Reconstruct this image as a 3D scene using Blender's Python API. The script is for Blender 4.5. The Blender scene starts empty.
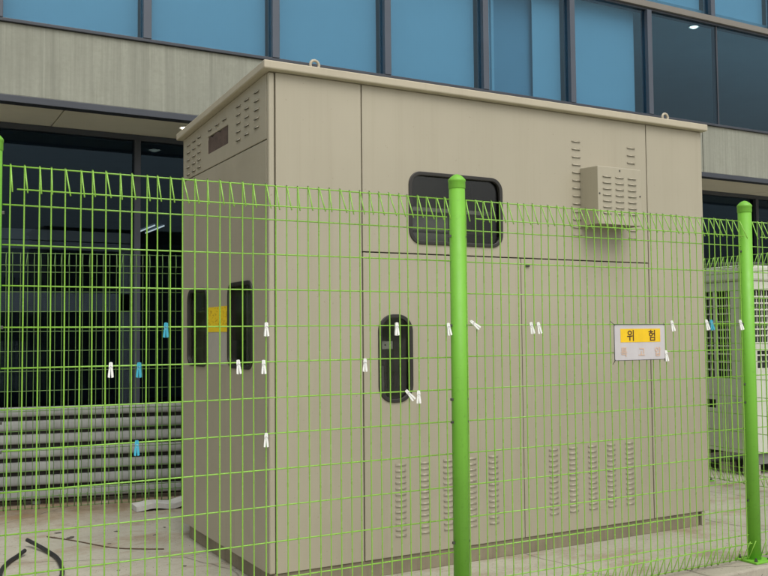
import bpy, bmesh, math, random
from mathutils import Vector, Matrix
R = math.radians
random.seed(7)
S = bpy.context.scene
C = S.collection

# ------------------------------------------------------------------ camera
PIT, ROL, YAW = R(2.819), R(0.511), R(29.068)
CAM_Z = 1.34
sy, cy = math.sin(YAW), math.cos(YAW)
sp, cp = math.sin(PIT), math.cos(PIT)
sr, cr = math.sin(ROL), math.cos(ROL)
vR = Vector((cy, -sy, 0)); vD = Vector((sy, cy, 0)); vZ = Vector((0, 0, 1))
vU = -sp * vD + cp * vZ; vF = cp * vD + sp * vZ
ax = cr * vR - sr * vU; ay = sr * vR + cr * vU; az = -vF
cam_d = bpy.data.cameras.new('camera')
cam = bpy.data.objects.new('camera', cam_d); C.objects.link(cam)
cam.matrix_world = Matrix(((ax.x, ay.x, az.x, 0), (ax.y, ay.y, az.y, 0), (ax.z, ay.z, az.z, CAM_Z), (0, 0, 0, 1)))
cam_d.sensor_width = 36; cam_d.lens = 42.33
cam_d.clip_start = 0.05; cam_d.clip_end = 2000
S.camera = cam

# ------------------------------------------------------------------ sky, sun, exposure
SUN_EL, SUN_AZ = R(56), R(183)          # azimuth clockwise from +Y: in front of the cabinet
w = bpy.data.worlds.new('World'); S.world = w; w.use_nodes = True
nt = w.node_tree; nt.nodes.clear()
sky = nt.nodes.new('ShaderNodeTexSky'); sky.sky_type = 'NISHITA'; sky.sun_disc = False
sky.sun_elevation = SUN_EL; sky.sun_rotation = SUN_AZ
sky.air_density = 1.0; sky.dust_density = 6.0; sky.ozone_density = 1.0
hs = nt.nodes.new('ShaderNodeHueSaturation'); hs.inputs['Saturation'].default_value = 0.16
bg = nt.nodes.new('ShaderNodeBackground'); bg.inputs['Strength'].default_value = 0.15
wo = nt.nodes.new('ShaderNodeOutputWorld')
nt.links.new(sky.outputs[0], hs.inputs['Color']); nt.links.new(hs.outputs[0], bg.inputs['Color'])
nt.links.new(bg.outputs[0], wo.inputs[0])
sd = bpy.data.lights.new('sun', 'SUN'); sd.energy = 0.9; sd.angle = R(60); sd.color = (1.0, 0.95, 0.86)
so = bpy.data.objects.new('sun', sd); C.objects.link(so)
sdir = Vector((math.sin(SUN_AZ) * math.cos(SUN_EL), math.cos(SUN_AZ) * math.cos(SUN_EL), math.sin(SUN_EL)))
so.rotation_euler = sdir.to_track_quat('Z', 'Y').to_euler()
S.view_settings.view_transform = 'Standard'; S.view_settings.look = 'None'
S.view_settings.exposure = -0.02; S.view_settings.gamma = 1.0; S.view_settings.use_curve_mapping = False

# ------------------------------------------------------------------ materials
def nmat(name):
    m = bpy.data.materials.new(name); m.use_nodes = True
    t = m.node_tree; t.nodes.clear()
    o = t.nodes.new('ShaderNodeOutputMaterial')
    return m, t, o
def mapping(t, scale=(1, 1, 1), loc=(0, 0, 0)):
    g = t.nodes.new('ShaderNodeNewGeometry'); mp = t.nodes.new('ShaderNodeMapping')
    mp.inputs['Scale'].default_value = scale; mp.inputs['Location'].default_value = loc
    t.links.new(g.outputs['Position'], mp.inputs['Vector']); return mp.outputs[0]
def noise(t, vec, scale, detail=4, rough=0.55):
    n = t.nodes.new('ShaderNodeTexNoise'); n.inputs['Scale'].default_value = scale
    n.inputs['Detail'].default_value = detail; n.inputs['Roughness'].default_value = rough
    t.links.new(vec, n.inputs['Vector']); return n.outputs['Fac']
def ramp(t, fac, stops):
    r = t.nodes.new('ShaderNodeValToRGB'); e = r.color_ramp.elements
    while len(e) < len(stops): e.new(0.5)
    for i, (p, c) in enumerate(stops):
        e[i].position = p; e[i].color = (c, c, c, 1) if isinstance(c, (int, float)) else (*c, 1)
    t.links.new(fac, r.inputs[0]); return r.outputs[0]
def mix(t, fac, a, b, mode='MIX'):
    m = t.nodes.new('ShaderNodeMix'); m.data_type = 'RGBA'; m.blend_type = mode
    for sock, v in ((m.inputs[0], fac), (m.inputs[6], a), (m.inputs[7], b)):
        if isinstance(v, (int, float)): sock.default_value = v
        elif isinstance(v, tuple): sock.default_value = (*v, 1)
        else: t.links.new(v, sock)
    return m.outputs[2]
def principled(t, o, col, rough, metal=0.0, bump=None, bstr=0.2, bdist=0.01, coat=0.0, spec=0.5):
    b = t.nodes.new('ShaderNodeBsdfPrincipled')
    for nm, v in (('Base Color', col), ('Roughness', rough)):
        if isinstance(v, tuple): b.inputs[nm].default_value = (*v, 1)
        elif isinstance(v, (int, float)): b.inputs[nm].default_value = v
        else: t.links.new(v, b.inputs[nm])
    b.inputs['Metallic'].default_value = metal; b.inputs['Coat Weight'].default_value = coat
    b.inputs['Specular IOR Level'].default_value = spec
    if bump is not None:
        bn = t.nodes.new('ShaderNodeBump'); bn.inputs['Strength'].default_value = bstr; bn.inputs['Distance'].default_value = bdist
        t.links.new(bump, bn.inputs['Height']); t.links.new(bn.outputs[0], b.inputs['Normal'])
    t.links.new(b.outputs[0], o.inputs['Surface']); return b

def paint(name, col, rough=0.45, var=0.08, scale=3.0, streak=0.0, metal=0.0, dirt=None, bump=0.0, spec=0.5, wear=0.0):
    m, t, o = nmat(name)
    P = mapping(t)
    n1 = noise(t, P, scale, 5)
    c = mix(t, ramp(t, n1, [(0.3, 0.0), (0.7, 1.0)]), tuple(x * (1 - var) for x in col), tuple(min(1, x * (1 + var)) for x in col))
    if streak:
        sv = mapping(t, (9, 9, 0.35))
        n2 = noise(t, sv, 2.2, 6, 0.65)
        c = mix(t, ramp(t, n2, [(0.48, 0.0), (0.75, streak)]), c, dirt or tuple(x * 0.6 for x in col))
    if wear:
        n4 = noise(t, P, scale * 14, 6, 0.7)
        c = mix(t, ramp(t, n4, [(0.58, 0.0), (0.7, wear)]), c, tuple(x * 0.45 for x in col))
    n3 = noise(t, P, scale * 6, 4)
    rr = ramp(t, n3, [(0.25, max(0.05, rough - 0.1)), (0.75, min(1, rough + 0.1))])
    principled(t, o, c, rr, metal, noise(t, P, 160, 3) if bump else None, bump, 0.002, spec=spec)
    return m

def concrete(name, col, stain=(0.2, 0.17, 0.12), scale=1.0, streaks=False, spots=0.5, rust=0.0):
    m, t, o = nmat(name)
    P = mapping(t)
    big = noise(t, P, 0.8 * scale, 6, 0.6); fine = noise(t, P, 26 * scale, 6, 0.7); mid = noise(t, P, 4.5 * scale, 6, 0.65)
    c = mix(t, ramp(t, big, [(0.3, 0.0), (0.7, 1.0)]), tuple(x * 0.84 for x in col), tuple(min(1, x * 1.1) for x in col))
    c = mix(t, ramp(t, fine, [(0.35, 0.0), (0.7, 0.35)]), c, tuple(x * 0.62 for x in col))
    c = mix(t, ramp(t, mid, [(0.52, 0.0), (0.74, spots)]), c, stain)
    if streaks:
        s1 = noise(t, mapping(t, (11, 11, 0.22)), 1.6, 7, 0.7)
        c = mix(t, ramp(t, s1, [(0.42, 0.0), (0.68, 0.75)]), c, tuple(x * 0.62 for x in col))
        s2 = noise(t, mapping(t, (30, 30, 0.4), (3, 1, 0)), 1.2, 5, 0.7)
        c = mix(t, ramp(t, s2, [(0.55, 0.0), (0.75, 0.45)]), c, tuple(min(1, x * 1.3) for x in col))
    if rust:
        n = noise(t, mapping(t, (1.3, 2.2, 1), (2, 0, 0)), 1.4, 7, 0.7)
        c = mix(t, ramp(t, n, [(0.5, 0.0), (0.66, rust)]), c, (0.22, 0.13, 0.06))
        if rust > 0.5:      # rust washed down from the rear fence
            sx_ = t.nodes.new('ShaderNodeSeparateXYZ'); t.links.new(mapping(t), sx_.inputs[0])
            my = t.nodes.new('ShaderNodeMapRange'); my.inputs['From Min'].default_value = 6.35; my.inputs['From Max'].default_value = 7.25
            t.links.new(sx_.outputs['Y'], my.inputs['Value'])
            ad = t.nodes.new('ShaderNodeMath'); ad.operation = 'MULTIPLY'; t.links.new(my.outputs[0], ad.inputs[0]); t.links.new(noise(t, P, 3.5, 7, 0.75), ad.inputs[1])
            c = mix(t, ramp(t, ad.outputs[0], [(0.18, 0.0), (0.55, 0.8)]), c, (0.20, 0.13, 0.065))
        sp_ = noise(t, P, 60, 2, 0.5)
        c = mix(t, ramp(t, sp_, [(0.67, 0.0), (0.71, 0.75)]), c, (0.06, 0.053, 0.045))
        vo = t.nodes.new('ShaderNodeTexVoronoi'); vo.feature = 'DISTANCE_TO_EDGE'; vo.inputs['Scale'].default_value = 0.55
        wv = t.nodes.new('ShaderNodeTexNoise'); wv.inputs['Scale'].default_value = 2.5; wv.inputs['Detail'].default_value = 6
        t.links.new(P, wv.inputs['Vector'])
        t.links.new(mix(t, 0.12, P, wv.outputs['Color']), vo.inputs['Vector'])
        c = mix(t, ramp(t, vo.outputs['Distance'], [(0.001, 0.7), (0.004, 0.0)]), c, (0.09, 0.08, 0.065))
    principled(t, o, c, 0.88, 0, mix(t, 0.5, fine, mid), 0.35, 0.006, spec=0.3)
    return m

def glass(name, tint, ior=1.45, rough=0.0, gloss=(1, 1, 1)):
    m, t, o = nmat(name)
    tr = t.nodes.new('ShaderNodeBsdfTransparent'); tr.inputs[0].default_value = (*tint, 1)
    gl = t.nodes.new('ShaderNodeBsdfGlossy'); gl.inputs['Roughness'].default_value = rough
    gl.inputs['Color'].default_value = (*gloss, 1)
    fr = t.nodes.new('ShaderNodeFresnel')
    ge = t.nodes.new('ShaderNodeNewGeometry'); mr = t.nodes.new('ShaderNodeMapRange')   # same index for both faces of a thin pane
    mr.inputs['To Min'].default_value = ior; mr.inputs['To Max'].default_value = 1 / ior
    t.links.new(ge.outputs['Backfacing'], mr.inputs['Value']); t.links.new(mr.outputs[0], fr.inputs[0])
    bn = t.nodes.new('ShaderNodeBump'); bn.inputs['Strength'].default_value = 0.05; bn.inputs['Distance'].default_value = 0.02
    t.links.new(noise(t, mapping(t), 1.1, 1), bn.inputs['Height']); t.links.new(bn.outputs[0], gl.inputs['Normal'])
    mx = t.nodes.new('ShaderNodeMixShader')
    t.links.new(fr.outputs[0], mx.inputs[0]); t.links.new(tr.outputs[0], mx.inputs[1]); t.links.new(gl.outputs[0], mx.inputs[2])
    t.links.new(mx.outputs[0], o.inputs['Surface']); return m

def emission(name, col, s):
    m, t, o = nmat(name)
    e = t.nodes.new('ShaderNodeEmission'); e.inputs[0].default_value = (*col, 1); e.inputs[1].default_value = s
    t.links.new(e.outputs[0], o.inputs['Surface']); return m

def sticker_mat(name):
    m, t, o = nmat(name)
    v = mapping(t, (1, 22, 40))
    n = noise(t, v, 1.6, 3, 0.6)
    lower = t.nodes.new('ShaderNodeSeparateXYZ'); t.links.new(mapping(t), lower.inputs[0])
    mr = t.nodes.new('ShaderNodeMapRange'); mr.inputs['From Min'].default_value = 1.392; mr.inputs['From Max'].default_value = 1.394
    t.links.new(lower.outputs['Z'], mr.inputs['Value'])
    ink = t.nodes.new('ShaderNodeMath'); ink.operation = 'MULTIPLY'
    t.links.new(ramp(t, n, [(0.54, 0.0), (0.62, 0.55)]), ink.inputs[0]); t.links.new(mr.outputs[0], ink.inputs[1])
    c = mix(t, ink.outputs[0], (0.86, 0.62, 0.02), (0.30, 0.13, 0.01))
    principled(t, o, c, 0.5); return m

def cabinet_paint(name, col, rough):
    m, t, o = nmat(name)
    P = mapping(t)
    c = mix(t, ramp(t, noise(t, P, 0.9, 5), [(0.3, 0.0), (0.7, 1.0)]), tuple(x * 0.95 for x in col), tuple(x * 1.05 for x in col))
    s1 = noise(t, mapping(t, (5, 5, 0.22)), 1.7, 7, 0.68)                       # long rain streaks
    c = mix(t, ramp(t, s1, [(0.50, 0.0), (0.74, 0.22)]), c, tuple(x * q for x, q in zip(col, (0.74, 0.72, 0.66))))
    s2 = noise(t, mapping(t, (26, 26, 0.5), (4, 2, 1)), 1.2, 6, 0.7)
    c = mix(t, ramp(t, s2, [(0.56, 0.0), (0.78, 0.20)]), c, tuple(x * q for x, q in zip(col, (0.70, 0.66, 0.58))))
    s3 = noise(t, mapping(t, (14, 14, 0.3), (9, 5, 2)), 1.5, 6, 0.7)            # pale wash marks
    c = mix(t, ramp(t, s3, [(0.60, 0.0), (0.8, 0.14)]), c, tuple(min(1, x * 1.22) for x in col))
    sp_ = noise(t, P, 70, 3, 0.6)                                               # specks and scuffs
    c = mix(t, ramp(t, sp_, [(0.70, 0.0), (0.76, 0.55)]), c, (0.17, 0.13, 0.08))
    rr = ramp(t, noise(t, P, 5, 5), [(0.25, rough - 0.1), (0.75, rough + 0.12)])
    wav = noise(t, P, 1.6, 2); gr = noise(t, P, 260, 2)
    principled(t, o, c, rr, 0.0, mix(t, 0.03, wav, gr), 0.22, 0.03)
    return m
BEIGE = (0.398, 0.364, 0.275)
M = dict(
    beige=cabinet_paint('beige_paint', BEIGE, 0.42),
    beige_roof=paint('beige_roof_paint', (0.46, 0.415, 0.31), 0.45, 0.06, 2.0, 0.15, dirt=(0.28, 0.24, 0.17), bump=0.05),
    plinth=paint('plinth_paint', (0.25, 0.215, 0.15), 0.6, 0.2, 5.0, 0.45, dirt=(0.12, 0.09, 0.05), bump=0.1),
    dark=paint('dark_interior', (0.20, 0.20, 0.185), 0.7, 0.2, 4.0),
    slot=paint('slot_black', (0.02, 0.018, 0.015), 0.8, 0.1, 4.0),
    gasket=paint('rubber_gasket', (0.025, 0.023, 0.02), 0.5, 0.2, 8.0),
    equip=paint('grey_equipment', (0.42, 0.43, 0.40), 0.5, 0.15, 6.0),
    equip_dark=paint('dark_equipment', (0.22, 0.225, 0.22), 0.45, 0.15, 6.0),
    green=paint('lime_green_coating', (0.24, 0.49, 0.06), 0.3, 0.05, 3.0, 0.05, dirt=(0.16, 0.34, 0.05), spec=0.6),
    green_post=paint('lime_green_post', (0.168, 0.455, 0.038), 0.5, 0.06, 3.0, 0.25, dirt=(0.13, 0.30, 0.05), spec=0.5, wear=0.3),
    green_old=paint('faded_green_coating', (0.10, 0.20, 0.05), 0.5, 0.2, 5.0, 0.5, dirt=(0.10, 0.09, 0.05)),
    bolt=paint('bolt_steel', (0.10, 0.10, 0.09), 0.45, 0.2, 20, metal=0.6),
    band=concrete('streaked_concrete', (0.335, 0.345, 0.285), (0.20, 0.205, 0.16), 1.0, True, 0.35),
    pad=concrete('pad_concrete', (0.44, 0.415, 0.335), (0.27, 0.24, 0.17), 1.3, False, 0.45, 0.55),
    kerb=concrete('kerb_concrete', (0.40, 0.37, 0.30), (0.22, 0.20, 0.15), 2.0, False, 0.6, 0.2),
    road=concrete('pavement_concrete', (0.43, 0.41, 0.355), (0.28, 0.26, 0.21), 1.6, False, 0.4),
    trim=paint('slate_trim', (0.045, 0.052, 0.065), 0.45, 0.1, 2.0, 0.1),
    mullion=paint('slate_mullion', (0.075, 0.09, 0.115), 0.4, 0.1, 2.0),
    frame_grey=paint('grey_window_frame', (0.30, 0.285, 0.27), 0.45, 0.1, 2.0),
    spandrel=paint('taupe_spandrel', (0.20, 0.185, 0.16), 0.5, 0.06, 2.0, 0.15),
    soffit=paint('cream_soffit', (0.80, 0.78, 0.64), 0.7, 0.06, 1.2, 0.0, wear=0.10),
    blind=paint('pale_blind', (0.80, 0.81, 0.82), 0.85, 0.02, 1.0, 0.06, dirt=(0.66, 0.69, 0.72)),
    blind_dim=paint('grey_blind', (0.50, 0.54, 0.58), 0.85, 0.03, 1.0),
    room=paint('office_wall', (0.55, 0.55, 0.54), 0.85, 0.08, 0.6),
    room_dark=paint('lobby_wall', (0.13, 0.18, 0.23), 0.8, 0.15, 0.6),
    glass_blue=glass('blue_tinted_glass', (0.565, 0.735, 0.82), 1.48, 0.0, (0.72, 0.9, 1.0)),
    glass_dark=glass('dark_tinted_glass', (0.56, 0.61, 0.65), 1.30, 0.0, (0.62, 0.86, 1.0)),
    glass_cab=glass('smoky_glass', (0.80, 0.81, 0.78), 1.45, 0.05),
    slat=paint('galvanised_slat', (0.275, 0.285, 0.265), 0.65, 0.14, 3.0, 0.35, dirt=(0.12, 0.11, 0.09), metal=0.0),
    ac=paint('offwhite_casing', (0.56, 0.57, 0.49), 0.55, 0.08, 2.0, 0.4, dirt=(0.33, 0.33, 0.26)),
    ac_fin=paint('coil_fins', (0.05, 0.055, 0.05), 0.6, 0.25, 30.0),
    peg_white=paint('white_plastic', (0.82, 0.83, 0.80), 0.4, 0.04, 30.0),
    peg_blue=paint('blue_plastic', (0.04, 0.36, 0.50), 0.4, 0.08, 30.0),
    spring=paint('spring_steel', (0.45, 0.45, 0.44), 0.35, 0.1, 30.0, metal=0.9),
    sign=paint('sign_white', (0.53, 0.51, 0.52), 0.5, 0.05, 12.0, 0.3, dirt=(0.48, 0.45, 0.44)),
    sign_yellow=paint('sign_yellow', (0.80, 0.52, 0.01), 0.5, 0.08, 12.0),
    letter=paint('letter_brown', (0.06, 0.02, 0.01), 0.6, 0.2, 20.0),
    letter_faded=paint('letter_faded', (0.66, 0.46, 0.33), 0.6, 0.06, 40.0),
    cord=paint('black_cord', (0.02, 0.02, 0.022), 0.6, 0.2, 20.0),
    hose=paint('black_hose', (0.022, 0.022, 0.022), 0.55, 0.3, 20.0, wear=0.3),
    foam=paint('weathered_board', (0.52, 0.51, 0.48), 0.75, 0.12, 9.0, 0.3, wear=0.3),
    rust=paint('rusty_wire', (0.10, 0.065, 0.04), 0.8, 0.3, 20.0),
    stone=paint('dark_chip', (0.07, 0.06, 0.05), 0.9, 0.3, 30.0),
    mesh_brown=paint('rusty_screen', (0.10, 0.07, 0.055), 0.8, 0.3, 18.0, wear=0.4),
    notice=paint('faded_notice', (0.42, 0.40, 0.345), 0.55, 0.06, 8.0, 0.3, dirt=(0.38, 0.35, 0.29)),
    sticker=sticker_mat('yellow_sticker'),
    lamp=emission('lamp_glow', (1.0, 0.90, 0.70), 4.0),
    tube=emission('tube_glow', (0.95, 1.0, 0.95), 1.4),
)

# ------------------------------------------------------------------ mesh helpers
def bbox(bm, x0, x1, y0, y1, z0, z1, bev=0.0, seg=2):
    vs = [bm.verts.new((x, y, z)) for z in (z0, z1) for y in (y0, y1) for x in (x0, x1)]
    f = [bm.faces.new([vs[i] for i in q]) for q in ((0, 2, 3, 1), (4, 5, 7, 6), (0, 1, 5, 4), (2, 6, 7, 3), (0, 4, 6, 2), (1, 3, 7, 5))]
    if bev:
        es = list({e for q in f for e in q.edges})
        bmesh.ops.bevel(bm, geom=es, offset=bev, segments=seg, profile=0.5, affect='EDGES')
def box(x0, x1, y0, y1, z0, z1, bev=0.0, seg=2):
    bm = bmesh.new(); bbox(bm, x0, x1, y0, y1, z0, z1, bev, seg); return bm
def tube(bm, pts, r, n=6, cap=True):
    pts = [Vector(p) for p in pts]; rings = []
    up0 = None
    for i, p in enumerate(pts):
        d = (pts[min(i + 1, len(pts) - 1)] - pts[max(i - 1, 0)]).normalized()
        if up0 is None:
            ref = Vector((0, 0, 1)) if abs(d.z) < 0.9 else Vector((1, 0, 0)); a = d.cross(ref).normalized()
        else:
            a = (up0 - d * up0.dot(d)).normalized()
        up0 = a; b = d.cross(a)
        rr = r[i] if isinstance(r, (list, tuple)) else r
        rings.append([bm.verts.new(p + a * (rr * math.cos(2 * math.pi * k / n)) + b * (rr * math.sin(2 * math.pi * k / n))) for k in range(n)])
    for A, B in zip(rings, rings[1:]):
        for k in range(n):
            f = bm.faces.new((A[k], A[(k + 1) % n], B[(k + 1) % n], B[k])); f.smooth = True
    if cap:
        bm.faces.new(rings[0][::-1]); bm.faces.new(rings[-1])
def lathe(bm, prof, n=24, smooth=True):
    rings = []
    for r, z in prof:
        rings.append([bm.verts.new((max(r, 1e-4) * math.cos(2 * math.pi * k / n), max(r, 1e-4) * math.sin(2 * math.pi * k / n), z)) for k in range(n)])
    for A, B in zip(rings, rings[1:]):
        for k in range(n):
            f = bm.faces.new((A[k], A[(k + 1) % n], B[(k + 1) % n], B[k])); f.smooth = smooth
    bm.faces.new(rings[0][::-1]); bm.faces.new(rings[-1])
def rrect(x0, x1, z0, z1, r, n=6):
    out = []
    for cx, cz, a0 in ((x1 - r, z1 - r, 0), (x0 + r, z1 - r, 90), (x0 + r, z0 + r, 180), (x1 - r, z0 + r, 270)):
        for k in range(n + 1):
            a = R(a0 + 90 * k / n); out.append((cx + r * math.cos(a), cz + r * math.sin(a)))
    return out
def rect(x0, x1, z0, z1): return [(x0, z0), (x1, z0), (x1, z1), (x0, z1)]
def plate(loops, thick, bev=0.0):
    """flat plate (u,v loops, first outer then holes) of given thickness, as bmesh: u->x, v->z, front face at y=0, body behind (+y)"""
    cu = bpy.data.curves.new('tmp', 'CURVE'); cu.dimensions = '2D'; cu.fill_mode = 'BOTH'
    cu.extrude = thick / 2 - bev; cu.bevel_depth = bev; cu.bevel_resolution = 1; cu.offset = -bev
    for lp in loops:
        s = cu.splines.new('POLY'); s.points.add(len(lp) - 1); s.use_cyclic_u = True
        for q, (u, v) in zip(s.points, lp): q.co = (u, v, 0, 1)
    ob = bpy.data.objects.new('tmp', cu); C.objects.link(ob)
    dg = bpy.context.evaluated_depsgraph_get()
    me = bpy.data.meshes.new_from_object(ob.evaluated_get(dg))
    bpy.data.objects.remove(ob); bpy.data.curves.remove(cu)
    bm = bmesh.new(); bm.from_mesh(me); bpy.data.meshes.remove(me)
    for f in bm.faces: f.material_index = 0; f.smooth = False
    bmesh.ops.transform(bm, matrix=Matrix(((1, 0, 0, 0), (0, 0, -1, thick / 2), (0, 1, 0, 0), (0, 0, 0, 1))), verts=bm.verts)
    return bm
def to_side(bm, X):
    """turn a plate (u,z) at y=0 into the -X side: u -> world y, front faces -X"""
    for v in bm.verts:
        u, d, z = v.co; v.co = (X + d, u, z)
    bmesh.ops.reverse_faces(bm, faces=bm.faces)
    return bm
def shift(bm, x=0, y=0, z=0):
    bmesh.ops.translate(bm, verts=bm.verts, vec=(x, y, z)); return bm

ORG = {}
def tag(o, label=None, cat=None, group=None, kind=None):
    if label: o['label'] = label
    if cat: o['category'] = cat
    if group: o['group'] = group
    if kind: o['kind'] = kind
    return o
def thing(name, label, cat, loc, group=None, rz=0.0):
    o = bpy.data.objects.new(name, None); C.objects.link(o); o.location = loc; o.rotation_euler = (0, 0, rz)
    o.empty_display_size = 0.1
    ORG[o.name] = Vector(loc); return tag(o, label, cat, group)
def mesh(bm, name, mats):
    bmesh.ops.recalc_face_normals(bm, faces=bm.faces)
    me = bpy.data.meshes.new(name); bm.to_mesh(me); bm.free()
    for m in (mats if isinstance(mats, (list, tuple)) else [mats]): me.materials.append(M[m])
    return me
def part(name, bm, mats, parent=None, local=False):
    """bm in world coordinates (or the parent's local ones with local=True)"""
    if parent is not None and not local:
        bmesh.ops.translate(bm, verts=bm.verts, vec=-ORG[parent.name])
    o = bpy.data.objects.new(name, mesh(bm, name, mats)); C.objects.link(o); o.parent = parent
    ORG[o.name] = ORG[parent.name] if parent is not None else Vector()
    return o
def inst(name, me, parent, wloc, rot=(0, 0, 0), local=False):
    o = bpy.data.objects.new(name, me); C.objects.link(o); o.parent = parent
    o.location = Vector(wloc) - (Vector() if local else ORG[parent.name]); o.rotation_euler = rot
    ORG[o.name] = ORG[parent.name]; return o
def base_at(o, loc):
    """put a one-mesh thing's origin at its base"""
    for v in o.data.vertices: v.co -= Vector(loc)
    o.location = loc

# ================================================================== SETTING
g = part('pavement', box(-250, 250, -250, 250, -0.30, -0.26), 'road'); tag(g, kind='structure')
g = part('concrete_pad', box(-9, 24, 3.665, 22, -0.255, 0.0), 'pad'); tag(g, kind='structure')
kb = bmesh.new()
bbox(kb, -9, 0.9, 3.43, 3.66, -0.256, 0.020, 0.012); bbox(kb, 0.906, 3.9, 3.43, 3.66, -0.256, 0.019, 0.012); bbox(kb, 3.906, 24, 3.43, 3.66, -0.256, 0.021, 0.012)
g = part('kerb', kb, 'kerb'); tag(g, kind='structure')

# ================================================================== OFFICE BUILDING
YF, YG = 8.0, 8.84
ob = thing('office_building', 'office building with blue blinds behind tall windows and a streaked concrete band', 'building', (5.0, YG, 0.0))
XL, XR = -4.12, 17.0
for a, b in ((XL, 9.115), (9.127, XR)):
    part('concrete_band', box(a, b, YF, YF + 0.25, 3.345, 3.955, 0.006), 'band', ob)
part('sill_flashing', box(XL, XR, YF - 0.025, YF + 0.25, 3.956, 3.985, 0.004), 'trim', ob)
part('edge_trim', box(XL, XR, YF - 0.012, YF + 0.10, 3.285, 3.344, 0.004), 'trim', ob)
x = -3.44
while x < XR - 0.1:
    x1 = min(x + 2.4, XR)
    if x1 - x > 0.3: part('soffit_panel', box(x + 0.006, x1 - 0.006, YF + 0.10, YG + 0.02, 3.300, 3.318, 0.002), 'soffit', ob)
    x += 2.4
part('floor_slab', box(XL, XR, YF + 0.26, 20, 3.33, 3.90), 'room', ob)
# ground floor glazing
part('head_frame', box(XL, XR, YG, YG + 0.08, 3.245, 3.298), 'trim', ob)
gx = [-3.84, -2.34, -0.84, 0.66, 2.16, 3.66, 5.16, 6.66, 8.16, 9.66, 11.16, 12.66, 14.16]
for a in gx: part('ground_mullion', box(a - 0.03, a + 0.03, YG - 0.02, YG + 0.08, 0.001, 3.244), 'trim', ob)
for a, b in zip(gx, gx[1:]):
    part('ground_pane', box(a + 0.031, b - 0.031, YG + 0.03, YG + 0.038, 0.0015, 3.2435), 'glass_dark', ob)
for a, b in ((-0.84, 0.66), (0.66, 2.16)):
    for z0, z1 in ((2.235, 2.335), (2.15, 2.226), (1.565, 1.74)):
        part('transom', box(a + 0.031, b - 0.031, YG + 0.10, YG + 0.15, z0, z1, 0.004), 'frame_grey', ob)
    part('door_stile', box(b - 0.14, b - 0.032, YG + 0.10, YG + 0.15, 0.025, 2.148), 'frame_grey', ob)
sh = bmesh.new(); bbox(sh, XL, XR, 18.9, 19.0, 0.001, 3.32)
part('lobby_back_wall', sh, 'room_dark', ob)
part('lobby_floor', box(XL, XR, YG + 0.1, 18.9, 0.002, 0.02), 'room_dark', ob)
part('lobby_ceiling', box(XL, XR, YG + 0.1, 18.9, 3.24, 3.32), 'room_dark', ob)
for a, b in ((XL, XL + 0.1), (XR - 0.1, XR)):
    part('end_wall', box(a, b, YG + 0.1, 20, 0.003, 8.4), 'band', ob)
# upper floor glazing
mx = [0.80 + 1.235 * k for k in range(-4, 13)]
for a in mx:
    if a > 9: part('mullion', box(a - 0.012, a + 0.012, YF + 0.012, YF + 0.09, 3.986, 5.288, 0.003), 'trim', ob)      # slim glazing joint
    else: part('mullion', box(a - 0.037, a + 0.037, YF - 0.03, YF + 0.09, 3.986, 5.288, 0.004), 'mullion', ob)
    part('upper_mullion', box(a - 0.137, a - 0.063, YF - 0.03, YF + 0.09, 5.392, 7.6, 0.004), 'mullion', ob)
for k, (a, b) in enumerate(zip(mx, mx[1:])):
    part('window_pane', box(a + (0.013 if a > 9 else 0.038), b - (0.013 if b > 9 else 0.038), YF + 0.02, YF + 0.028, 3.9865, 5.2875), 'glass_blue', ob)
    part('upper_pane', box(a - 0.062, b - 0.138, YF + 0.02, YF + 0.028, 5.393, 7.599), 'glass_blue', ob)
    part('upper_blind', box(a - 0.055, b - 0.145, YF + 0.16, YF + 0.166, 5.40, 7.59), 'blind', ob)
    if a > 8.0: 
        continue
    if abs(a - 5.74) < 0.1:
        part('blind', box(a + 0.045, a + 0.17, YF + 0.15, YF + 0.156, 4.0, 5.45), 'blind', ob)
        part('blind', box(a + 0.20, a + 0.235, YF + 0.152, YF + 0.158, 4.0, 5.45), 'blind', ob)
        part('blind', box(a + 0.20, a + 1.05, YF + 0.22, YF + 0.226, 4.0, 5.45), 'blind_dim', ob)
        part('blind', box(a + 0.78, b - 0.045, YF + 0.15, YF + 0.156, 4.0, 5.45), 'blind', ob)
    else:
        part('blind', box(a + 0.045, b - (0.10 if abs(a - 6.975) < 0.1 else 0.045), YF + 0.15, YF + 0.156, 4.0, 5.45), 'blind', ob)
part('reveal', box(XL, XR, YF - 0.01, YF + 0.12, 5.289, 5.314), 'trim', ob)
part('spandrel', box(XL, XR, YF - 0.04, YF + 0.14, 5.315, 5.391, 0.004), 'spandrel', ob)
part('parapet', box(XL, XR, YF - 0.04, YF + 0.2, 7.601, 8.4, 0.01), 'band', ob)
part('office_floor', box(XL + 0.11, XR - 0.11, YF + 0.27, 16.0, 3.901, 3.93), 'room', ob)
part('office_ceiling', box(XL + 0.11, XR - 0.11, YF + 0.145, 16.0, 5.46, 5.52), 'room', ob)
part('office_back_wall', box(XL + 0.11, XR - 0.11, 15.9, 16.0, 3.931, 5.459), 'room', ob)
part('flat_roof', box(XL + 0.11, XR - 0.11, YF + 0.21, 20, 7.9, 8.1), 'band', ob)

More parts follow.
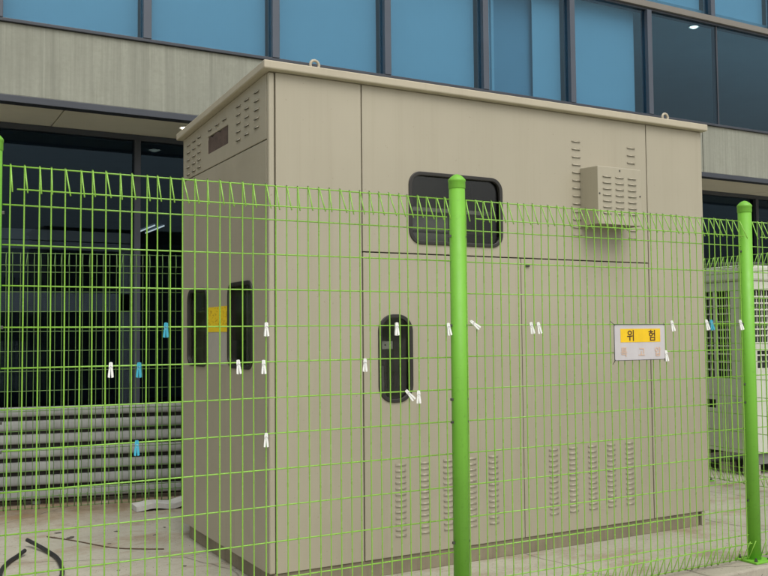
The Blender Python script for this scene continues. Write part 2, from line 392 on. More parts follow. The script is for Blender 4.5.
# lamps of the building
def downlight(x, y, z, label):
    t = thing('ceiling_downlight', label, 'lamp', (x, y, z))
    bm = bmesh.new(); lathe(bm, [(0.055, 0.0), (0.075, -0.004), (0.078, -0.012), (0.070, -0.014), (0.058, -0.006), (0.056, 0.0)], 20)
    part('trim_ring', bm, 'peg_white', t, local=True)
    bm = bmesh.new(); lathe(bm, [(0.0, -0.030), (0.03, -0.026), (0.048, -0.014), (0.054, -0.004), (0.0, -0.004)], 18)
    part('bulb', bm, 'lamp', t, local=True)
downlight(2.49, 8.3, 3.298, 'small lit downlight in the cream soffit above the cabinet roof')
downlight(9.58, 8.5, 5.458, 'small lit ceiling lamp seen inside the dark upper window')
for dx, n in ((0.0, 'left'), (0.13, 'right')):
    t = thing('fluorescent_lamp', 'lit fluorescent strip lamp glowing in the dark lobby behind the glass', 'lamp', (3.30 + dx, 13.0, 2.86), 'lobby strip lamps')
    bm = bmesh.new(); tube(bm, [(0, -0.5, 0), (0, 0.5, 0)], 0.010, 8); part('lamp_tube', bm, 'tube', t, local=True)
    part('fitting', box(-0.03, 0.03, -0.52, 0.52, 0.02, 0.378), 'room_dark', t, local=True)

# ================================================================== SLATTED BARRIER behind the back fence
AB = R(-10.5)
sb = thing('slatted_barrier', 'low grey barrier of stacked horizontal metal ribs behind the rear fence', 'barrier', (0.8, 7.74, 0.0), rz=R(-11.5))
prof = [(0.0, 0.078), (-0.006, 0.077), (-0.014, 0.073), (-0.022, 0.056), (-0.027, 0.030), (-0.028, 0.010), (-0.024, 0.004), (-0.012, 0.0), (0.0, 0.002)]
bm = bmesh.new()
A = [bm.verts.new((-2.3, y, z)) for y, z in prof]; B = [bm.verts.new((5.0, y, z)) for y, z in prof]
for k in range(len(prof)):
    f = bm.faces.new((A[k], A[(k + 1) % len(prof)], B[(k + 1) % len(prof)], B[k])); f.smooth = k < len(prof) - 1
bm.faces.new(A); bm.faces.new(B[::-1])
me = mesh(bm, 'rib', 'slat')
for k in range(7):
    inst('rib', me, sb, (random.uniform(-.01, .01), random.uniform(-.004, .004), 0.045 + 0.1085 * k), (random.uniform(-.04, .04), 0, 0), local=True)
part('backing', box(-2.3, 5.0, 0.004, 0.012, 0.03, 0.76), 'slot', sb, local=True)
for x in (-2.0, 0.3, 2.6, 4.6):
    part('upright', box(x - 0.03, x + 0.03, 0.014, 0.07, 0.0, 0.77, 0.004), 'slat', sb, local=True)

# ================================================================== MESH FENCES
FTOP, FBOT, ROW = 1.972, 0.037, 0.15
bm = bmesh.new()
tube(bm, [(0, -0.054, FBOT + 0.112), (0, -0.028, FBOT + 0.056), (0, -0.006, FBOT + 0.006), (0, 0.0, FBOT), (0, 0.0, FBOT + 0.012), (0, 0.0, 1.0),
          (0, 0, FTOP - 0.012), (0, 0, FTOP), (0, -0.006, FTOP - 0.006), (0, -0.028, FTOP - 0.056), (0, -0.054, FTOP - 0.112)], 0.0028, 6)
ME_V = {'green': mesh(bm, 'vertical_wire', 'green')}
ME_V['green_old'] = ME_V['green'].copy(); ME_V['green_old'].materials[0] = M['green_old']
ME_H = {}
def h_mesh(L, mat):
    key = (round(L, 3), mat)
    if key not in ME_H:
        bm = bmesh.new(); tube(bm, [(0, 0, 0), (L * .33, 0.0006, -0.0012), (L * .66, -0.0005, 0.0008), (L, 0, 0)], 0.0030, 6)
        ME_H[key] = mesh(bm, 'horizontal_wire', mat)
    return ME_H[key]
bm = bmesh.new(); lathe(bm, [(0.038, 0.0), (0.038, 2.02)], 28); POLE = bm
def post_meshes(mat):
    d = {}
    bm = bmesh.new(); lathe(bm, [(0.038, 0.012), (0.038, 2.015)], 28); d['pole'] = mesh(bm, 'post', mat)
    bm = bmesh.new(); lathe(bm, [(0.0385, 1.995), (0.0405, 2.0), (0.0405, 2.028), (0.042, 2.03), (0.042, 2.037), (0.039, 2.042), (0.03, 2.052), (0.016, 2.062), (0.004, 2.066)], 28); d['cap'] = mesh(bm, 'cap', mat)
    d['plate'] = mesh(box(-0.075, 0.075, -0.075, 0.075, 0.0, 0.0115, 0.002), 'base_plate', mat)
    bm = bmesh.new(); lathe(bm, [(0.010, 0.0), (0.010, 0.009), (0.005, 0.009), (0.005, 0.02)], 6, False); d['bolt'] = mesh(bm, 'bolt', 'bolt')
    bm = bmesh.new(); bbox(bm, -0.007, 0.005, -0.005, 0.006, -0.006, 0.006, 0.0015); d['clamp'] = mesh(bm, 'clamp', 'bolt')
    return d
PM = {k: post_meshes(k) for k in ('green_post', 'green_old')}
def fence(label, loc, rz, posts, mat, postmat, base=0.02, spans=None):
    t = thing('mesh_fence', label, 'fence', loc, rz=rz)
    for px in posts:
        o = inst('post', PM[postmat]['pole'], t, (px, 0, base), local=True)
        inst('cap', PM[postmat]['cap'], o, (0, 0, 0), local=True)
        inst('base_plate', PM[postmat]['plate'], o, (0, 0, 0.0015), local=True)
        for sx in (-1, 1):
            for sy_ in (-1, 1): inst('bolt', PM[postmat]['bolt'], o, (sx * 0.055, sy_ * 0.055, 0.0125), local=True)
            for zc in (0.345, 0.90, 1.005, 1.35, 1.77): inst('clamp', PM[postmat]['clamp'], o, (sx * 0.042, 0.0, zc), local=True)
    for a, n in spans:
        L = 0.05 * (n - 1)
        for k in range(n):
            if k in (0, n - 1) : pass
            inst('vertical_wire', ME_V[mat], t, (a + 0.05 * k + random.uniform(-.0018, .0018), random.uniform(-.001, .001), random.uniform(-.003, .003)), (random.uniform(-.0012, .0012), random.uniform(-.0022, .0022), random.gauss(0, .13)), local=True)
        hm = h_mesh(L + 0.052, mat)
        for r in range(13):
            inst('horizontal_wire', hm, t, (a - 0.022, 0.005 if r else 0.0055, FTOP - ROW * r - (0.006 if r == 0 else 0) + random.uniform(-.0015, .0015)), (random.uniform(-1, 1), 0, random.uniform(-.0008, .0008)), local=True)
        inst('horizontal_wire', hm, t, (a - 0.022, 0.0055, FBOT + 0.006), local=True)
        hm2 = h_mesh(L - 0.04, mat)
        inst('horizontal_wire', hm2, t, (a + 0.02, -0.048, FTOP - 0.100), local=True)
        inst('horizontal_wire', hm2, t, (a + 0.02, -0.048, FBOT + 0.100), local=True)
    return t
X0 = 0.368
fence('bright lime green wire mesh fence with round posts on the front kerb', (X0, 3.546, 0), 0, [-0.030, 2.003, 4.006, 6.0], 'green', 'green_post', 0.02,
      [(-1.95, 39), (0.033, 39), (2.052, 39), (4.056, 39)])
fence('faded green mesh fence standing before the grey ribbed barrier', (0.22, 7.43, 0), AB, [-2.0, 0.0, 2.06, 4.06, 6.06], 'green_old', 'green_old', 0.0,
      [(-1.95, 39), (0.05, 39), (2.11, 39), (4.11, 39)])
fence('green mesh fence running sideways in front of the air conditioner unit', (6.374, 7.75, 0), R(-90), [0.05, 2.05, 4.05], 'green', 'green_post', 0.0,
      [(0.10, 39), (2.10, 39)])

# ================================================================== ELECTRICAL CABINET
YC, XS, XE, YB = 4.41, 1.765, 5.01, 5.935
ZB, ZT = 0.098, 2.724
cab = thing('electrical_cabinet', 'large beige metal electrical cabinet with louvred doors and dark rounded windows', 'cabinet', (3.39, 5.15, 0.0))
# inner shell: frame and dark backing behind every seam
sh = bmesh.new()
bbox(sh, XS + 0.03, XE - 0.03, YC + 0.40, YC + 0.42, ZB, 2.60)                      # inner bulkhead
bbox(sh, XS + 0.62, XS + 0.64, YC + 0.58, YB - 0.03, ZB, 2.60)
bbox(sh, XS + 0.03, XE - 0.03, YC + 0.03, YB - 0.03, ZB + 0.002, ZB + 0.03)
part('inner_shell', sh, 'dark', cab)
fr = bmesh.new()
def strip(x0, x1, z0, z1): bbox(fr, x0, x1, YC + 0.023, YC + 0.05, z0, z1)
strip(1.77, 1.84, ZB, ZT - 0.03); strip(2.27, 2.36, ZB, ZT - 0.03); strip(4.44, 4.525, ZB, ZT - 0.03); strip(3.37, 3.455, ZB, 1.74); strip(4.95, 5.0, ZB, ZT - 0.03)
strip(2.361, 4.439, 1.745, 1.83)
bbox(fr, XS + 0.023, XS + 0.05, YC + 0.06, YB - 0.02, 2.30, 2.40); bbox(fr, XS + 0.023, XS + 0.05, 5.86, 5.92, ZB, 2.299)
part('door_frame', fr, 'slot', cab)
# corner post, rounded
part('corner_post', box(XS, 1.7985, YC, YC + 0.034, ZB, ZT, 0.009, 3), 'beige', cab)
# plinth (recessed base) and foot
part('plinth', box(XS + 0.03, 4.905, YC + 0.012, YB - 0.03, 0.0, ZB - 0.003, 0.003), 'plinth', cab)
part('base_foot', box(4.93, 4.965, YC + 0.006, YC + 0.10, 0.0, ZB - 0.004, 0.003), 'beige', cab)
# louvre (pressed hood, open underneath)
def louvre_mesh(wd, ht, dp):
    bm = bmesh.new()
    pr = [(0.0, ht), (-dp * 0.35, ht * 0.86), (-dp * 0.75, ht * 0.55), (-dp, ht * 0.12), (-dp, 0.0)]
    L_ = [bm.verts.new((-wd / 2 + (0.004 if i == 0 else 0), y, z)) for i, (y, z) in enumerate(pr)]
    R_ = [bm.verts.new((wd / 2 - (0.004 if i == 0 else 0), y, z)) for i, (y, z) in enumerate(pr)]
    for k in range(len(pr) - 1):
        f = bm.faces.new((L_[k], L_[k + 1], R_[k + 1], R_[k])); f.smooth = True
    for V in (L_, R_):
        b = bm.verts.new((V[0].co.x, 0.0, 0.0)); bm.faces.new(V + [b])
    q = [bm.verts.new(p) for p in ((-wd / 2 + .004, -0.0012, 0.0), (wd / 2 - .004, -0.0012, 0.0), (wd / 2 - .004, -0.0012, ht * 0.6), (-wd / 2 + .004, -0.0012, ht * 0.6))]
    f = bm.faces.new(q); f.material_index = 1
    return mesh(bm, 'louvre', ['beige', 'slot'])
LOU = louvre_mesh(0.068, 0.0115, 0.0048)
LOU_T = louvre_mesh(0.070, 0.008, 0.007)
LOU_S = louvre_mesh(0.068, 0.010, 0.007)
def window(parent, x0, x1, z0, z1, r, side=False):
    """rubber gasket ring and smoky pane set in the hole"""
    ring = plate([rrect(x0 - 0.010, x1 + 0.010, z0 - 0.010, z1 + 0.010, r + 0.010, 8), rrect(x0 + 0.012, x1 - 0.012, z0 + 0.012, z1 - 0.012, r - 0.010, 8)], 0.020, 0.004)
    pane = plate([rrect(x0 + 0.002, x1 - 0.002, z0 + 0.002, z1 - 0.002, r, 8)], 0.004)
    if side:
        to_side(ring, XS - 0.008); to_side(pane, XS + 0.014)
    else:
        shift(ring, y=YC - 0.008); shift(pane, y=YC + 0.014)
    o = part('window', pane, 'glass_cab', parent)
    part('window_gasket', ring, 'gasket', parent)
    return o
TH = 0.02
part('front_panel', shift(plate([rect(1.8045, 2.3135, ZB, ZT)], TH, 0.002), y=YC), 'beige', cab)
ft = part('front_panel', shift(plate([rect(2.3205, 4.4765, 1.7905, ZT), rrect(2.627, 3.267, 1.853, 2.255, 0.07, 8)], TH, 0.002), y=YC), 'beige', cab)
part('front_panel', shift(plate([rect(4.4845, XE, ZB, ZT)], TH, 0.003), y=YC), 'beige', cab)
window(ft, 2.627, 3.267, 1.853, 2.255, 0.07)
dl = part('door', shift(plate([rect(2.3215, 3.4085, ZB, 1.7835), rrect(2.421, 2.624, 0.957, 1.432, 0.085, 8)], TH, 0.002), y=YC), 'beige', cab)
dr = part('door', shift(plate([rect(3.4135, 4.4755, ZB, 1.7835)], TH, 0.002), y=YC), 'beige', cab)
window(dl, 2.421, 2.624, 0.957, 1.432, 0.085)
for k in range(5):
    for r_ in range(13):
        inst('louvre', LOU, dl, (2.547 + 0.159 * k, YC, 0.205 + 0.0325 * r_))
        inst('louvre', LOU, dr, (3.637 + 0.158 * k, YC, 0.212 + 0.0325 * r_))
for r_ in range(13):
    inst('louvre', LOU_T, ft, (3.866, YC, 1.945 + 0.0502 * r_)); inst('louvre', LOU_T, ft, (4.340, YC, 1.945 + 0.0502 * r_))
part('door_latch', box(3.440, 3.474, YC - 0.010, YC - 0.0005, 1.735, 1.752, 0.003), 'bolt', dr)
# vent hood on the upper panel
hx0, hx1, hz0, hz1, hd = 3.895, 4.262, 2.008, 2.372, 0.165
hb = bmesh.new()
P8 = [(hx0, YC - hd, hz0), (hx1, YC - hd, hz0), (hx1, YC - hd, hz1), (hx0, YC - hd, hz1), (hx0, YC - 0.001, hz0), (hx1, YC - 0.001, hz0), (hx1, YC - 0.001, hz1 + 0.008), (hx0, YC - 0.001, hz1 + 0.008)]
V = [hb.verts.new(p) for p in P8]
fs = [hb.faces.new([V[i] for i in q]) for q in ((0, 1, 2, 3), (3, 2, 6, 7), (0, 3, 7, 4), (1, 5, 6, 2))]
es = [e for e in hb.edges if len(e.link_faces) == 2]
bmesh.ops.bevel(hb, geom=es, offset=0.005, segments=2, profile=0.5, affect='EDGES')
hood = part('vent_hood', hb, 'beige', cab)
for k in range(3):
    for r_ in range(7):
        inst('louvre', LOU_T, hood, (hx0 + 0.075 + 0.106 * k, YC - hd, hz0 + 0.065 + 0.0385 * r_))
part('hood_screen', box(hx0 + 0.006, hx1 - 0.006, YC - hd + 0.006, YC - 0.003, hz0 + 0.012, hz0 + 0.016), 'slot', hood)
for k in range(14):
    part('screen_bar', box(hx0 + 0.012 + 0.0255 * k, hx0 + 0.022 + 0.0255 * k, YC - hd + 0.007, YC - 0.004, hz0 + 0.004, hz0 + 0.0115), 'beige', hood)
bm = bmesh.new(); lathe(bm, [(0.006, 0.0), (0.006, 0.002), (0.003, 0.004)], 8)
for v in bm.verts: v.co = (v.co.x, -v.co.z, v.co.y)
SCR = mesh(bm, 'screw', 'bolt')
for sx, sz in ((hx0 + .184, hz1 - .02), (hx0 + .012, hz0 + .19), (hx1 - .012, hz0 + .19)):
    inst('screw', SCR, hood, (sx, YC - hd - 0.0005, sz))
# side panels (facing -X); top edge falls slightly towards the back with the roof
def ztop(y): return ZT - 0.048 * (y - YC)
sl = part('side_panel', to_side(plate([rect(4.4465, YB, ZB, 2.3655), rrect(5.445, 5.83, 1.145, 1.620, 0.06, 8), rrect(4.655, 5.04, 1.152, 1.625, 0.06, 8)], TH, 0.002), XS), 'beige', cab)
st = part('side_panel', to_side(plate([[(4.4465, 2.3725), (YB, 2.3725), (YB, ztop(YB)), (4.4465, ztop(4.4465))], rect(5.05, 5.432, 2.462, 2.572)], TH, 0.002), XS), 'beige', cab)
window(sl, 5.445, 5.83, 1.145, 1.620, 0.06, True); window(sl, 4.655, 5.04, 1.152, 1.625, 0.06, True)
part('notice_sheet', to_side(plate([rect(5.075, 5.40, 1.155, 1.349)], 0.0012), XS - 0.0016), 'notice', sl)
part('warning_sticker', to_side(plate([rect(5.058, 5.418, 1.352, 1.504)], 0.0012), XS - 0.0016), 'sticker', sl)
def side_louvre(y, z): inst('louvre', LOU_S, st, (XS, y, z), (0, 0, R(-90)))
for y0, n in ((4.58, 0), (4.733, 0), (4.868, 0), (5.60, 0), (5.712, 0), (5.832, 0)):
    for r_ in range(5): side_louvre(y0, 2.455 + 0.0485 * r_ - 0.048 * (y0 - 4.6))
for y0 in (5.11, 5.243, 5.381): side_louvre(y0, 2.612 - 0.03 * (y0 - 5.1))
sc = bmesh.new()
top = [(5.432, 2.545), (5.40, 2.572), (5.35, 2.556), (5.28, 2.575), (5.20, 2.560), (5.14, 2.578), (5.05, 2.566)]
vs = [sc.verts.new((XS + 0.004, y, z)) for y, z in [(5.05, 2.462), (5.432, 2.462)] + top]
sc.faces.new(vs); r_ = bmesh.ops.extrude_face_region(sc, geom=list(sc.faces))
bmesh.ops.translate(sc, verts=[v for v in r_['geom'] if isinstance(v, bmesh.types.BMVert)], vec=(0.004, 0, 0))
part('vent_screen', sc, 'mesh_brown', st)
# back and right panels
part('back_panel', box(XS + 0.001, XE - 0.001, YB + 0.001, YB + 0.02, ZB, ztop(YB) - 0.002), 'beige', cab)
part('right_panel', box(XE - 0.02, XE - 0.0005, YC + 0.021, YB, ZB, ztop(YB) - 0.002), 'beige', cab)
# roof with folded edge
rb = bmesh.new()
rx0, rx1, ry0, ry1 = 1.724, 5.035, 4.368, 5.985
def rz(y, top): return (2.773 if top else 2.727) - 0.048 * (y - YC)
pts = [(rx0, ry0), (rx1, ry0), (rx1, ry1), (rx0, ry1)]
lo = [rb.verts.new((a, b, rz(b, False))) for a, b in pts]; hi = [rb.verts.new((a, b, rz(b, True))) for a, b in pts]
rb.faces.new(lo[::-1]); rb.faces.new(hi)
for k in range(4): rb.faces.new((lo[k], lo[(k + 1) % 4], hi[(k + 1) % 4], hi[k]))
bmesh.ops.bevel(rb, geom=list(rb.edges), offset=0.007, segments=2, profile=0.5, affect='EDGES')
roof = part('roof', rb, 'beige_roof', cab)
for x in (2.03, 4.66):
    bm = bmesh.new(); pts = [(x + 0.026 * math.cos(a), YC - 0.005, 2.792 + 0.026 * math.sin(a)) for a in [R(-60 + 30 * k) for k in range(11)]]
    tube(bm, pts, 0.008, 8); part('lifting_eye', bm, 'beige_roof', roof)
# what shows dimly through the windows
part('switchgear', box(2.70, 3.02, YC + 0.20, YC + 0.395, 1.80, 2.04, 0.01), 'equip_dark', cab)
part('bus_cover', box(2.40, 3.35, YC + 0.16, YC + 0.18, 2.06, 2.085, 0.004), 'equip', cab)
part('bus_cover', box(2.40, 3.35, YC + 0.14, YC + 0.16, 1.93, 1.945, 0.004), 'gasket', cab)
part('insulator', box(3.10, 3.18, YC + 0.18, YC + 0.30, 1.95, 2.25, 0.01), 'gasket', cab)
part('meter_plate', box(2.38, 2.545, YC + 0.07, YC + 0.08, 1.245, 1.29, 0.003), 'equip', cab)
for hx in (2.44, 2.49): part('plate_hole', box(hx, hx + 0.008, YC + 0.0685, YC + 0.0695, 1.265, 1.273), 'slot', cab)
part('control_gear', box(2.40, 2.60, YC + 0.20, YC + 0.395, 0.60, 1.20, 0.01), 'gasket', cab)
part('cable_duct', box(2.50, 2.53, YC + 0.15, YC + 0.18, 0.60, 1.15, 0.004), 'equip_dark', cab)
part('side_gear', box(XS + 0.14, XS + 0.36, 4.66, 4.80, 0.60, 1.38, 0.01), 'gasket', cab)
part('side_gear', box(XS + 0.20, XS + 0.40, 5.46, 5.62, 0.60, 1.30, 0.01), 'equip_dark', cab)
part('side_gear', box(XS + 0.12, XS + 0.14, 4.70, 5.02, 1.42, 1.44, 0.004), 'equip', cab)

# ================================================================== AIR CONDITIONER UNIT
ac = thing('air_conditioner', 'off-white outdoor air conditioner unit with dark grilles behind the side fence', 'air conditioner', (7.6, 6.05, 0.0))
ax0, ax1, ay0, ay1 = 6.90, 8.35, 5.60, 6.52
bz, tz = 0.205, 1.93
def framed(u0, u1, v0, v1, holes, thick): return plate([rect(u0, u1, v0, v1)] + [rect(*h) for h in holes], thick, 0.003)
sh_ = [(5.785, 5.945, 0.885, 1.70), (5.985, 6.36, 0.885, 1.70), (5.98, 6.30, 0.60, 0.68)]
bm = to_side(framed(ay0, ay1, bz, 1.78, sh_, 0.02), ax0); part('side_casing', bm, 'ac', ac)
fh = [(6.985, 7.58, 1.22, 1.70), (7.66, 8.27, 1.22, 1.70), (7.03, 7.58, 0.98, 1.14), (7.66, 8.27, 0.98, 1.14)]
bm = shift(framed(ax0 + 0.021, ax1, bz, 1.78, fh, 0.02), y=ay0 + 0.001); part('front_casing', bm, 'ac', ac)
part('coil', box(ax0 + 0.08, ax1 - 0.02, ay0 + 0.08, ay1 - 0.02, bz + 0.01, 1.77), 'ac_fin', ac)
part('rear_casing', box(ax0 + 0.021, ax1, ay1 - 0.019, ay1, bz, 1.78), 'ac', ac)
def bar(x0, x1, y0, y1, z0, z1): part('grille_bar', box(x0, x1, y0, y1, z0, z1, 0.0015, 1), 'ac', ac)
for (u0, u1, v0, v1) in sh_[:2]:
    z = v0 + 0.075
    while z < v1 - 0.02: bar(ax0 + 0.004, ax0 + 0.012, u0, u1, z - 0.007, z + 0.007); z += 0.075
    u = u0 + 0.052
    while u < u1 - 0.02: bar(ax0 + 0.0125, ax0 + 0.0185, u - 0.005, u + 0.005, v0, v1); u += 0.052
for (u0, u1, v0, v1) in fh:
    z = v0 + 0.06
    while z < v1 - 0.02: bar(u0, u1, ay0 + 0.005, ay0 + 0.013, z - 0.007, z + 0.007); z += 0.06
    u = u0 + 0.07
    while u < u1 - 0.02: bar(u - 0.005, u + 0.005, ay0 + 0.0135, ay0 + 0.019, v0, v1); u += 0.07
lid = bmesh.new()
bbox(lid, ax0 - 0.012, ax1 + 0.012, ay0 - 0.012, ay1 + 0.012, 1.781, tz, 0.025, 3); lid = part('lid', lid, 'ac', ac)
for fx in (7.27, 7.98):
    bm = bmesh.new(); lathe(bm, [(0.30, 0.0), (0.315, 0.04), (0.30, 0.05), (0.28, 0.01), (0.05, 0.02)], 28); shift(bm, fx, 6.06, tz - 0.002); part('fan_guard', bm, 'ac_fin', lid)
part('base_rail', box(ax0 + 0.02, ax1, ay0 + 0.03, ay0 + 0.10, 0.10, bz - 0.003), 'dark', ac)
part('base_rail', box(ax0 + 0.02, ax1, ay1 - 0.10, ay1 - 0.03, 0.10, bz - 0.003), 'dark', ac)
for yy in (5.63, 5.90, 6.22, 6.42):
    part('foot', box(ax0 + 0.03, ax0 + 0.17, yy, yy + 0.09, 0.0, 0.098, 0.006), 'kerb', ac)
for xx in (7.5, 8.15): part('foot', box(xx, xx + 0.14, 5.63, 5.72, 0.0, 0.098, 0.006), 'kerb', ac)
part('nameplate', to_side(plate([rect(5.70, 5.76, 0.66, 0.70)], 0.002), ax0 - 0.0025), 'equip', ac)

# ================================================================== WARNING SIGN
sg = thing('warning_sign', 'white board with yellow danger panel in Korean, tied to the front fence', 'sign', (3.511, 3.532, 1.184))
sx0, sx1, sz0, sz1, YS = 3.330, 3.692, 1.184, 1.370, 3.532
part('board', shift(plate([rrect(sx0, sx1, sz0, sz1, 0.006, 3)], 0.003), y=YS), 'sign', sg)
part('yellow_panel', box(3.374, 3.660, YS - 0.0012, YS - 0.0004, 1.277, 1.348), 'sign_yellow', sg)
def text(ch, x, z, size, mat, sq=1.0):
    cu = bpy.data.curves.new('t', 'FONT'); cu.body = ch; cu.size = size; cu.align_x = 'CENTER'; cu.align_y = 'CENTER'
    cu.extrude = 0.0003; cu.offset = size * (0.012 if mat == 'letter' else 0.004)
    o = bpy.data.objects.new('t', cu); C.objects.link(o)
    me = bpy.data.meshes.new_from_object(o.evaluated_get(bpy.context.evaluated_depsgraph_get()))
    bpy.data.objects.remove(o); bpy.data.curves.remove(cu)
    bm = bmesh.new(); bm.from_mesh(me); bpy.data.meshes.remove(me)
    for f in bm.faces: f.material_index = 0
    cx = (min(v.co.x for v in bm.verts) + max(v.co.x for v in bm.verts)) / 2; cz = (min(v.co.y for v in bm.verts) + max(v.co.y for v in bm.verts)) / 2
    for v in bm.verts: v.co = (x + (v.co.x - cx) * sq, YS - 0.0022 - v.co.z, z + v.co.y - cz)
    part('lettering', bm, mat, sg)
text('위', 3.443, 1.3125, 0.062, 'letter'); text('험', 3.597, 1.3125, 0.062, 'letter')
text('특', 3.396, 1.226, 0.054, 'letter_faded'); text('고', 3.522, 1.226, 0.054, 'letter_faded'); text('압', 3.640, 1.226, 0.054, 'letter_faded')
for pts in ([(sx0, 0, sz1 + .001), (sx1, 0, sz1 + .001)], [(sx0, 0, sz0 - .001), (sx1, 0, sz0 - .001)], [(sx0 - .001, 0, sz0 - .01), (sx0 - .001, 0, sz1 + .004)],
            [(sx0 + .005, 0, sz1 - .004), (sx0 - .016, .012, sz1 + .018)], [(sx1 - .005, 0, sz1 - .004), (sx1 + .006, .012, sz1 + .008)],
            [(sx0 + .005, 0, sz0 + .004), (sx0 - .004, .012, sz0 - .022)], [(sx1 - .005, 0, sz0 + .004), (sx1 + .004, .012, sz0 - .012)]):
    bm = bmesh.new(); tube(bm, [(a, YS - 0.003 + b, c) for a, b, c in pts], 0.0014, 5); part('tie_cord', bm, 'cord', sg)

# ================================================================== CLOTHES PEGS ON THE FENCE
def prong(s):
    bm = bmesh.new()
    prof = [(0.0004, 0.002), (0.0062, 0.0), (0.0076, -0.012), (0.0070, -0.022), (0.0098, -0.044), (0.0105, -0.056), (0.0028, -0.058), (0.0016, -0.046), (0.0004, -0.024)]
    A = [bm.verts.new((s * a, -0.006, z)) for a, z in prof]; B = [bm.verts.new((s * a, 0.006, z)) for a, z in prof]
    n = len(prof)
    for k in range(n): bm.faces.new((A[k], A[(k + 1) % n], B[(k + 1) % n], B[k]))
    bm.faces.new(A); bm.faces.new(B[::-1])
    return bm
PR = {c: [mesh(prong(s), 'prong', 'peg_' + c) for s in (-1, 1)] for c in ('white', 'blue')}
bm = bmesh.new(); tube(bm, [(0.0055 * math.cos(a), -0.0075 + 0.0015 * k / 4, -0.020 + 0.0055 * math.sin(a)) for k in range(40) for a in [k * math.pi / 4]], 0.0009, 5); SPR = mesh(bm, 'spring', 'spring')
WG, BG = 'white pegs clipped on the front fence', 'blue pegs clipped on the front fence'
pegs = [
    ('white', 0.768, 1.206, 0, 0, 'white peg beside a blue one, in front of the dark glass'),
    ('blue', 0.876, 1.203, 0, 0, 'blue peg hanging next to the lone white peg before dark glass'),
    ('blue', 0.981, 1.357, 0, 0, 'blue peg on the fence just left of the cabinet side wall'),
    ('blue', 0.868, 0.903, 0, 0, 'lowest blue peg, in front of the grey ribbed barrier'),
    ('white', 1.402, 1.357, 0, 0, 'topmost white peg before the cabinet corner post'),
    ('white', 1.279, 1.204, 0, -5, 'white peg in front of the cabinet side window near the corner'),
    ('white', 1.390, 1.201, 0, 0, 'middle of three white pegs before the cabinet corner post'),
    ('white', 1.401, 0.899, 0, 0, 'lowest white peg, before the cabinet corner post'),
    ('white', 2.030, 1.355, 0, 0, 'white peg over the top of the tall door window'),
    ('white', 1.868, 1.197, 0, 0, 'white peg left of the tall door window, over the door seam'),
    ('white', 2.306, 1.352, 0, -8, 'upright white peg close to the thick green post, opposite the tilted peg'),
    ('white', 2.433, 1.362, 0, -52, 'white peg tilted sideways right beside the thick green post'),
    ('white', 2.076, 1.050, 0, -40, 'slanted white peg at the bottom of the tall door window'),
    ('white', 2.142, 1.045, 0, 0, 'straight white peg just below the tall door window, beside a slanted one'),
    ('white', 2.792, 1.355, 0, -10, 'one of a close pair of white pegs over the seam between the doors'),
    ('white', 2.836, 1.355, 0, -10, 'one of a close pair of white pegs over the seam between the doors'),
    ('white', 3.753, 1.361, 0, -10, 'white peg on the wire beside the upper corner of the sign'),
    ('white', 3.703, 1.200, 0, -6, 'white peg at the lower corner of the warning sign'),
    ('white', 4.021, 1.366, 0, -12, 'white peg touching a blue peg near the cabinet edge'),
    ('blue', 4.061, 1.365, 0, -8, 'blue peg touching a white peg near the air conditioner grille'),
    ('white', 4.298, 1.364, 0, -12, 'white peg before the air conditioner, close to a green post'),
]
for c, x, z, rz_, ry, lab in pegs:
    # the peg grips the nearest horizontal wire near its top
    t = thing('clothes_peg', lab, 'peg', (x, 3.538, z + 0.028), WG if c == 'white' else BG, rz=R(-18 + random.uniform(-14, 14)))
    t.rotation_euler = (R(-4), R(ry), t.rotation_euler.z)
    for me in PR[c]: inst('prong', me, t, (0, 0, 0), local=True)
    inst('spring', SPR, t, (0, 0, 0), local=True)

# ================================================================== BITS ON THE PAD
def cable(name, pts, r, mat, label, cat):
    sm = []
    P = [Vector(p) for p in pts]
    for i in range(len(P) - 1):
        p0, p1, p2, p3 = P[max(i - 1, 0)], P[i], P[i + 1], P[min(i + 2, len(P) - 1)]
        for k in range(6):
            u = k / 6
            sm.append(0.5 * ((2 * p1) + (p2 - p0) * u + (2 * p0 - 5 * p1 + 4 * p2 - p3) * u * u + (3 * p1 - p0 - 3 * p2 + p3) * u ** 3))
    sm.append(P[-1])
    bm = bmesh.new(); tube(bm, sm, r, 8)
    o = part(name, bm, mat); base_at(o, (pts[0][0], pts[0][1], 0)); tag(o, label, cat); return o
cable('hose', [(0.827, 6.182, 0.045), (0.868, 6.08, 0.03), (0.915, 5.90, 0.016), (0.935, 5.68, 0.014), (0.90, 5.34, 0.013), (0.80, 5.05, 0.013)], 0.0125, 'hose', 'black hose end curving up off the concrete pad', 'hose')
cable('hose', [(0.785, 5.955, 0.03), (0.735, 5.89, 0.016), (0.68, 5.79, 0.014), (0.62, 5.62, 0.013), (0.58, 5.4, 0.013)], 0.0125, 'hose', 'short straighter black hose end lying beside the curved hose', 'hose')
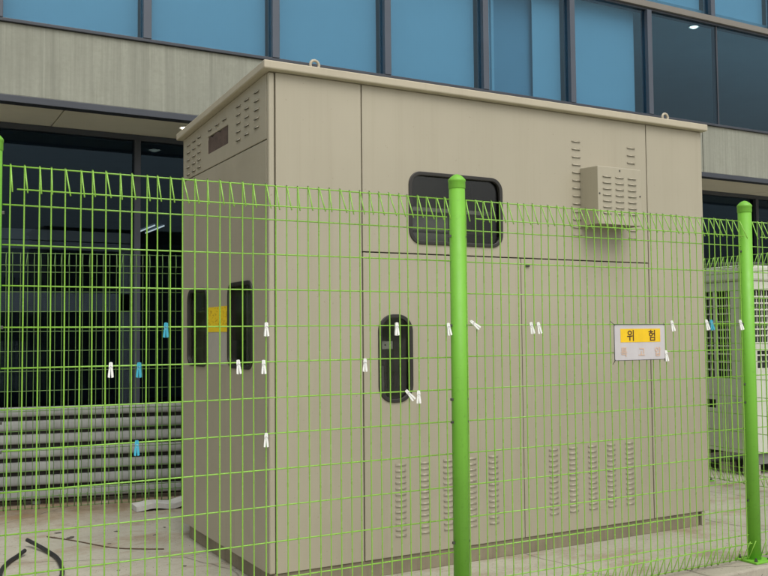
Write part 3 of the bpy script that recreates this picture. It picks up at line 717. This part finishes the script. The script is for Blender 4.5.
cable('rusty_wire', [(0.98, 6.40, 0.006), (1.11, 6.20, 0.005), (1.28, 5.88, 0.004), (1.42, 5.74, 0.006), (1.56, 5.66, 0.004)], 0.0035, 'rust', 'thin rusty wire lying across the concrete pad', 'wire')
bm = bmesh.new()
N = 9; rows = []
for k in range(N + 1):
    u = k / N; x = 1.70 + 0.52 * u; y = 6.93 - 0.03 * u
    lift = 0.012 * math.sin(u * 6.0) ** 2 + (0.05 * max(0, u - 0.55))
    wv = 0.004 * math.sin(k * 2.3)
    rows.append([bm.verts.new((x + wv, y + a, 0.003 + lift * (0.5 + b) + b2)) for a, b, b2 in ((0.0, 0.9, 0.0), (0.0, 1.0, 0.036), (0.16, 0.8, 0.042), (0.16, 0.7, 0.0))])
for A, B in zip(rows, rows[1:]):
    for k in range(4): bm.faces.new((A[k], A[(k + 1) % 4], B[(k + 1) % 4], B[k]))
bm.faces.new(rows[0]); bm.faces.new(rows[-1][::-1])
o = part('broken_board', bm, 'foam'); base_at(o, (1.95, 7.0, 0)); tag(o, 'warped pale board lying on the pad by the rear fence', 'board')
CH = []
for q in range(3):
    bm = bmesh.new(); bmesh.ops.create_icosphere(bm, subdivisions=2, radius=1.0)
    for v in bm.verts:
        v.co *= random.uniform(0.7, 1.25); v.co.z = v.co.z * 0.4 + 0.2
    CH.append(mesh(bm, 'stone_chip', 'stone'))
for k, (x, y, s) in enumerate([(1.066, 6.50, .022), (1.20, 6.62, .02), (1.42, 6.34, .018), (1.11, 6.30, .03), (1.02, 6.36, .022), (1.62, 6.10, .014), (1.74, 6.30, .014), (1.30, 6.00, .013), (0.95, 6.62, .016), (1.55, 5.2, .015), (1.2, 5.3, .012)]):
    o = bpy.data.objects.new('stone_chip', CH[k % 3]); C.objects.link(o); o.location = (x, y, -0.002); o.scale = (s * 1.1, s * 0.75, s * 0.6); o.rotation_euler = (0, 0, k * 1.3)
    tag(o, 'small dark chip lying loose on the concrete pad', 'stone', 'dark chips scattered on the pad')
